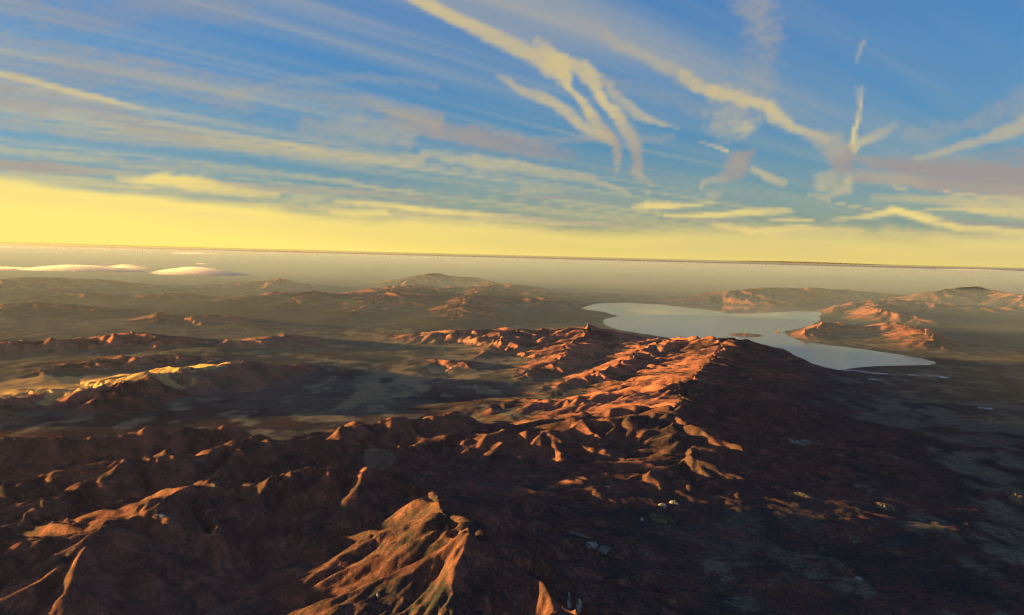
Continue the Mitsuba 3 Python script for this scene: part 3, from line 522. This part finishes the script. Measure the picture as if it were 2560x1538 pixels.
def cloud_body(length, depth, top, belly, peak=0.45, wave=0.05, seed=0, na=96, nr=26):
    """a smooth lens of cloud: long in x, deep in y, domed above, almost flat below; its tips thin out"""
    a = np.linspace(0, 2 * np.pi, na, endpoint=False)
    rr = np.concatenate([np.linspace(0, 0.9, nr), np.linspace(0.92, 1.0, 7)])
    A_, R_ = np.meshgrid(a, rr)
    ux, uy = R_ * np.cos(A_), R_ * np.sin(A_)
    edge = 1 + wave * (meshkit.fbm(np.stack([np.cos(A_) * 2, np.sin(A_) * 2, 0 * A_ + seed], -1), 3, 130 + seed) - 0.5) * 2
    px, py = ux * length / 2 * edge, uy * depth / 2 * edge
    dome = np.clip(1 - R_ ** 2, 0, 1) ** 0.62
    skew = np.exp(-((ux - (peak - 0.5) * 2) / 0.75) ** 2) * 0.55 + 0.45
    lump = 1 + 0.16 * (meshkit.fbm(np.stack([px / (depth * 0.2), py / (depth * 0.2), 0 * px + seed], -1), 4, 140 + seed) - 0.5)
    zt, zb = top * dome * skew * lump, -belly * np.clip(1 - R_ ** 2, 0, 1) ** 0.8
    v = np.vstack([np.stack([px, py, zt], -1).reshape(-1, 3), np.stack([px, py, zb], -1).reshape(-1, 3)])
    n, m = len(rr), na
    i_, j_ = np.meshgrid(np.arange(n - 1), np.arange(m), indexing='ij')
    q = np.stack([i_ * m + j_, (i_ + 1) * m + j_, (i_ + 1) * m + (j_ + 1) % m, i_ * m + (j_ + 1) % m], -1).reshape(-1, 4)
    f = np.vstack([q[:, [0, 1, 2]], q[:, [0, 2, 3]], (q + n * m)[:, [0, 2, 1]], (q + n * m)[:, [0, 3, 2]]])
    mesh = trimesh.Trimesh(v, f, process=True)
    mesh.merge_vertices(digits_vertex=1)
    return mesh


def add_cloud(name, text, at, length, depth, top, belly, group=None, bsdf='cloud_white', **kw):
    m = cloud_body(length, depth, top, belly, **kw)
    turn = -math.atan2(at[0], at[1])
    m.apply_transform(trimesh.transformations.rotation_matrix(turn, [0, 0, 1]))
    m.apply_translation(at)
    scene['edge_of_' + name] = {'type': 'null'}
    scene[name] = mikit.ply(m, 'edge_of_' + name, smooth=False, interior={'type': 'ref', 'id': bsdf}, exterior={'type': 'ref', 'id': 'haze_air'})
    labels[name] = {'label': text, 'category': 'cloud'}
    if group:
        labels[name]['group'] = group


scene['cloud_white'] = {'type': 'homogeneous', 'albedo': {'type': 'rgb', 'value': [0.955, 0.935, 0.905]}, 'sigma_t': 1 / 1500.0, 'phase': {'type': 'hg', 'g': 0.3}}
add_cloud('lenticular_cloud', 'smooth white lens cloud with a golden left tip, right of the long low one', (-30426, 82573, 3466), 9700, 5200, 720, 110, 'lens clouds', peak=0.42, seed=1)
add_cloud('lenticular_cloud_001', 'long low lens cloud with a humped back, left of the solid lens cloud', (-41204, 82257, 3549), 11800, 4600, 580, 100, 'lens clouds', peak=0.40, seed=2)
add_cloud('lenticular_cloud_002', 'small pale cloud capping the right end of the long low lens cloud', (-39854, 88435, 3726), 4300, 2400, 420, 80, 'lens clouds', peak=0.35, seed=3)
add_cloud('lenticular_cloud_003', 'faint flat cloud cut off by the left edge of the picture', (-48426, 81731, 3492), 9000, 5000, 260, 80, 'lens clouds', peak=0.45, seed=4)
add_cloud('thin_cloud', 'thin dark sliver of cloud just under the horizon above the solid lens cloud', (-52567, 140487, 5092), 7600, 3800, 170, 120, 'slivers of cloud at the horizon', bsdf='cloud_grey', seed=5)
add_cloud('thin_cloud_001', 'long dark sliver of cloud lying on the horizon above the far end of the lake', (45144, 132522, 6095), 22000, 6000, 160, 110, 'slivers of cloud at the horizon', bsdf='cloud_grey', wave=0.15, seed=6)
add_cloud('thin_cloud_002', 'short dark sliver of cloud on the horizon, the farthest to the right', (66751, 123062, 5674), 11000, 4000, 110, 90, 'slivers of cloud at the horizon', bsdf='cloud_grey', wave=0.15, seed=7)
add_cloud('thin_cloud_003', 'tiny pale puff floating just above the solid lens cloud', (-37694, 103340, 4098), 1500, 900, 120, 60, bsdf='cloud_white', seed=8)
scene['cloud_grey'] = {'type': 'homogeneous', 'albedo': 0.97, 'sigma_t': 1 / 2500.0, 'phase': {'type': 'hg', 'g': 0.3}}

# ---------------------------------------------------------------- low islands in the lake
def island(name, text, at, lx, ly, h, seed):
    a = np.linspace(0, 2 * np.pi, 72, endpoint=False)
    rr = np.linspace(0, 1, 14)
    A_, R_ = np.meshgrid(a, rr)
    e = 1 + 0.5 * (meshkit.fbm(np.stack([np.cos(A_) * 1.6, np.sin(A_) * 1.6, 0 * A_ + seed], -1), 4, 150 + seed) - 0.5) * 2
    px, py = R_ * e * np.cos(A_) * lx / 2, R_ * e * np.sin(A_) * ly / 2
    pz = h * np.clip(1 - R_ ** 1.5, 0, 1) * (0.35 + 1.3 * meshkit.fbm(np.stack([px / (lx * 0.16), py / (ly * 0.3), 0 * px], -1), 4, 160 + seed)) - 12 * R_
    m = 72
    i_, j_ = np.meshgrid(np.arange(13), np.arange(m), indexing='ij')
    q = np.stack([i_ * m + j_, (i_ + 1) * m + j_, (i_ + 1) * m + (j_ + 1) % m, i_ * m + (j_ + 1) % m], -1).reshape(-1, 4)
    mesh = trimesh.Trimesh(np.stack([px + at[0], py + at[1], pz], -1).reshape(-1, 3), np.vstack([q[:, [0, 1, 2]], q[:, [0, 2, 3]]]), process=True)
    scene[name] = mikit.ply(mesh, 'land_surface', smooth=False, uv=np.zeros((len(mesh.vertices), 2)) + [0.35, 0.1])
    labels[name] = {'label': text, 'category': 'island', 'kind': 'structure'}


island('island', 'long low dark island in the lake beside the shadowed ridge', (19224, 69696, 0), 3000, 2900, 170, 1)
island('island_001', 'tiny dot of an island between the long island and the headland', (22975, 73321, 0), 520, 900, 130, 2)

# ---------------------------------------------------------------- silted river channels by the lake
def ribbon(name, text, pts, half, lift=5.0):
    p = np.array(pts, float)
    t = np.linspace(0, 1, len(p))
    tt = np.linspace(0, 1, 14 * (len(p) - 1) + 1)
    c = np.stack([np.interp(tt, t, p[:, k]) for k in (0, 1)], -1)
    c += (np.stack([n2(tt * 40, tt * 0 + k * 9.0 + p[0, 0], 3.0, 3, 170) for k in (1, 2)], -1) - 0.5) * half * 3
    d = np.gradient(c, axis=0)
    nrm = np.stack([-d[:, 1], d[:, 0]], -1) / (np.linalg.norm(d, axis=1, keepdims=True) + 1e-9)
    w = half * (0.55 + 0.9 * n2(tt * 50, tt * 0 + p[0, 1], 3.0, 3, 171)) * np.minimum(1, 8 * np.minimum(tt, 1 - tt) + 0.15)
    lft, rgt = c + nrm * w[:, None], c - nrm * w[:, None]
    v = np.vstack([np.column_stack([s, np.maximum(height_at(s[:, 0], s[:, 1]), 1) + lift]) for s in (lft, c, rgt)])
    n_ = len(tt)
    k = np.arange(n_ - 1)
    f = np.vstack([np.stack([b + k, b + n_ + k + 1, b + k + 1], 1) for b in (0, n_)] + [np.stack([b + k, b + n_ + k, b + n_ + k + 1], 1) for b in (0, n_)])
    scene[name] = mikit.ply(trimesh.Trimesh(v, f, process=False), 'silt_water', smooth=True)
    labels[name] = {'label': text, 'category': 'pond' if name == 'pond' else 'river', 'kind': 'structure'}


scene['silt_water'] = {'type': 'principled', 'base_color': {'type': 'rgb', 'value': [0.16, 0.16, 0.16]}, 'roughness': 0.3, 'specular': 0.5}
ribbon('river', 'pale winding river entering the near end of the lake', [(18450, 47491, 20), (19542, 47363, 20), (20139, 46662, 20), (20897, 46482, 20)], 200)
ribbon('river_001', 'short pale bend of river on the dark plain right of the lake inlet', [(21824, 46492, 20), (22125, 45924, 20)], 190)
ribbon('river_002', 'pale hooked bend of river farthest right beyond the lake inlet', [(22886, 46059, 20), (23327, 45984, 20), (23253, 45071, 20)], 190)
ribbon('river_003', 'thin pale reach of river below the lake inlet at the foot of the ridge', [(18618, 44266, 20), (19052, 43911, 20)], 150)
ribbon('pond', 'small pale pond alone on the dark plain near the right edge', [(19544, 35049, 150), (19900, 34915, 150)], 150)

# ---------------------------------------------------------------- bare pale rock on the dark slopes
def outcrop(name, text, at, lx, ly, h, seed, bsdf='pale_rock', turn=0.0):
    na, nr = 64, 18
    lx, ly = 0.72 * lx, 0.72 * ly
    a, rr = np.linspace(0, 2 * np.pi, na, endpoint=False), np.linspace(0, 1, nr)
    A_, R_ = np.meshgrid(a, rr)
    e = 1 + 0.75 * (meshkit.fbm(np.stack([np.cos(A_) * 1.7, np.sin(A_) * 1.7, 0 * A_ + seed * 3.7], -1), 4, 180 + seed) - 0.5) * 2
    qx, qy = R_ * e * np.cos(A_) * lx / 2, R_ * e * np.sin(A_) * ly / 2
    px, py = at[0] + qx * math.cos(turn) - qy * math.sin(turn), at[1] + qx * math.sin(turn) + qy * math.cos(turn)
    pz = height_at(px, py) + h * np.clip(1 - R_ ** 2, 0, 1) ** 0.6 * (0.4 + 1.2 * meshkit.fbm(np.stack([px / 70, py / 70, 0 * px], -1), 4, 190 + seed)) + 4 - 14 * R_ ** 4
    i_, j_ = np.meshgrid(np.arange(nr - 1), np.arange(na), indexing='ij')
    q = np.stack([i_ * na + j_, (i_ + 1) * na + j_, (i_ + 1) * na + (j_ + 1) % na, i_ * na + (j_ + 1) % na], -1).reshape(-1, 4)
    scene[name] = mikit.ply(trimesh.Trimesh(np.stack([px, py, pz], -1).reshape(-1, 3), np.vstack([q[:, [0, 1, 2]], q[:, [0, 2, 3]]]), process=True), bsdf, smooth=False)
    labels[name] = {'label': text, 'category': 'rock outcrop', 'group': 'bare rock outcrops on the dark slopes'}


def rock_colour(lo, hi):
    def fn(p, n, uv):
        a = mikit.fbm(p.x / 120.0, p.y / 120.0, 0.0, 4)
        b = mikit.noise(p.x / 30.0, p.y / 30.0, 5.0)
        c = mikit.mix(mi.Color3f(*lo), mi.Color3f(*hi), mikit.smoothstep(0.3, 0.7, a))
        return mikit.mix(c, mi.Color3f(0.06, 0.06, 0.05), 0.75 * mikit.smoothstep(0.55, 0.75, b * 0.6 + a * 0.4))
    return mikit.proc(fn)


scene['pale_rock'] = {'type': 'twosided', 'b': {'type': 'diffuse', 'reflectance': rock_colour((0.12, 0.12, 0.10), (0.34, 0.33, 0.30))}}
scene['tan_rock'] = {'type': 'twosided', 'b': {'type': 'diffuse', 'reflectance': rock_colour((0.08, 0.068, 0.05), (0.17, 0.14, 0.10))}}
# outcrops
for k, (at, lx, ly, h, b, text) in enumerate([
    ((3415, 18392, 614), 260, 420, 30, 'pale_rock', 'pale rock outcrop, left one of the close pair right of centre on the dark slope'),
    ((3733, 18723, 587), 330, 460, 40, 'pale_rock', 'pale rock outcrop, right one of the close pair right of centre on the dark slope'),
    ((3243, 17499, 587), 660, 800, 70, 'tan_rock', 'tan rock dome just below the close pair of pale outcrops'),
    ((2826, 17504, 574), 140, 220, 20, 'pale_rock', 'small pale rock patch at the left foot of the tan rock dome'),
    ((1390, 15783, 779), 520, 240, 22, 'pale_rock', 'thin pale rock ledge, upper of two left of the tan rock dome'),
    ((1570, 15420, 716), 330, 250, 22, 'pale_rock', 'pale rock ledge with a rounded end below the thin upper ledge'),
    ((1801, 15357, 662), 340, 220, 22, 'pale_rock', 'pale rock ledge tailing off to the right below the thin upper ledge'),
    ((924, 11918, 1081), 80, 330, 16, 'pale_rock', 'narrow pale streak of rock at the bottom edge right of the lit spurs'),
    ((1064, 11860, 1050), 130, 260, 16, 'pale_rock', 'ragged pale rock patch at the bottom edge beside the narrow pale streak'),
    ((6376, 15002, 368), 200, 170, 18, 'pale_rock', 'small pale rock patch above the brown slope at the lower right'),
    ((12810, 21047, 237), 480, 900, 90, 'tan_rock', 'tan rock knob cut by the right edge of the picture'),
    ((8755, 19489, 396), 560, 700, 70, 'tan_rock', 'rounded tan rock knob on the dark plain at the lower right'),
    ((8901, 20979, 421), 620, 900, 70, 'tan_rock', 'broad tan rock knob above the rounded tan knob at the lower right'),
    ((7044, 19934, 489), 700, 600, 50, 'tan_rock', 'low brown rock rise left of the rounded tan knob'),
    ((7128, 17058, 402), 360, 420, 40, 'tan_rock', 'small brown rock rise below the rounded tan knob'),
    ((-6139, 14914, 1224), 260, 130, 14, 'pale_rock', 'thin pale ledge under the long red spur on the left'),
    ((-1827, 12010, 1066), 70, 110, 14, 'pale_rock', 'tiny pale speck of rock among the lit spurs at the bottom centre'),
    ((-5674, 16184, 1447), 260, 420, 24, 'tan_rock', 'small tan bare patch on the brushy slope left of centre'),
    ((-6491, 19134, 992), 300, 240, 24, 'tan_rock', 'small tan ledge up the slope from the tan bare patch'),
    ((8768, 25219, 593), 1500, 260, 14, 'pale_rock', 'long straight pale streak of bare rock across the dark flank of the ridge'),
    ((-3383, 21379, 977), 280, 90, 10, 'pale_rock', 'short pale line of rock in the saddle above the grey field')]):
    outcrop('rock_outcrop' + (f'_{k:03d}' if k else ''), text, at, lx, ly, h, k + 1, b)
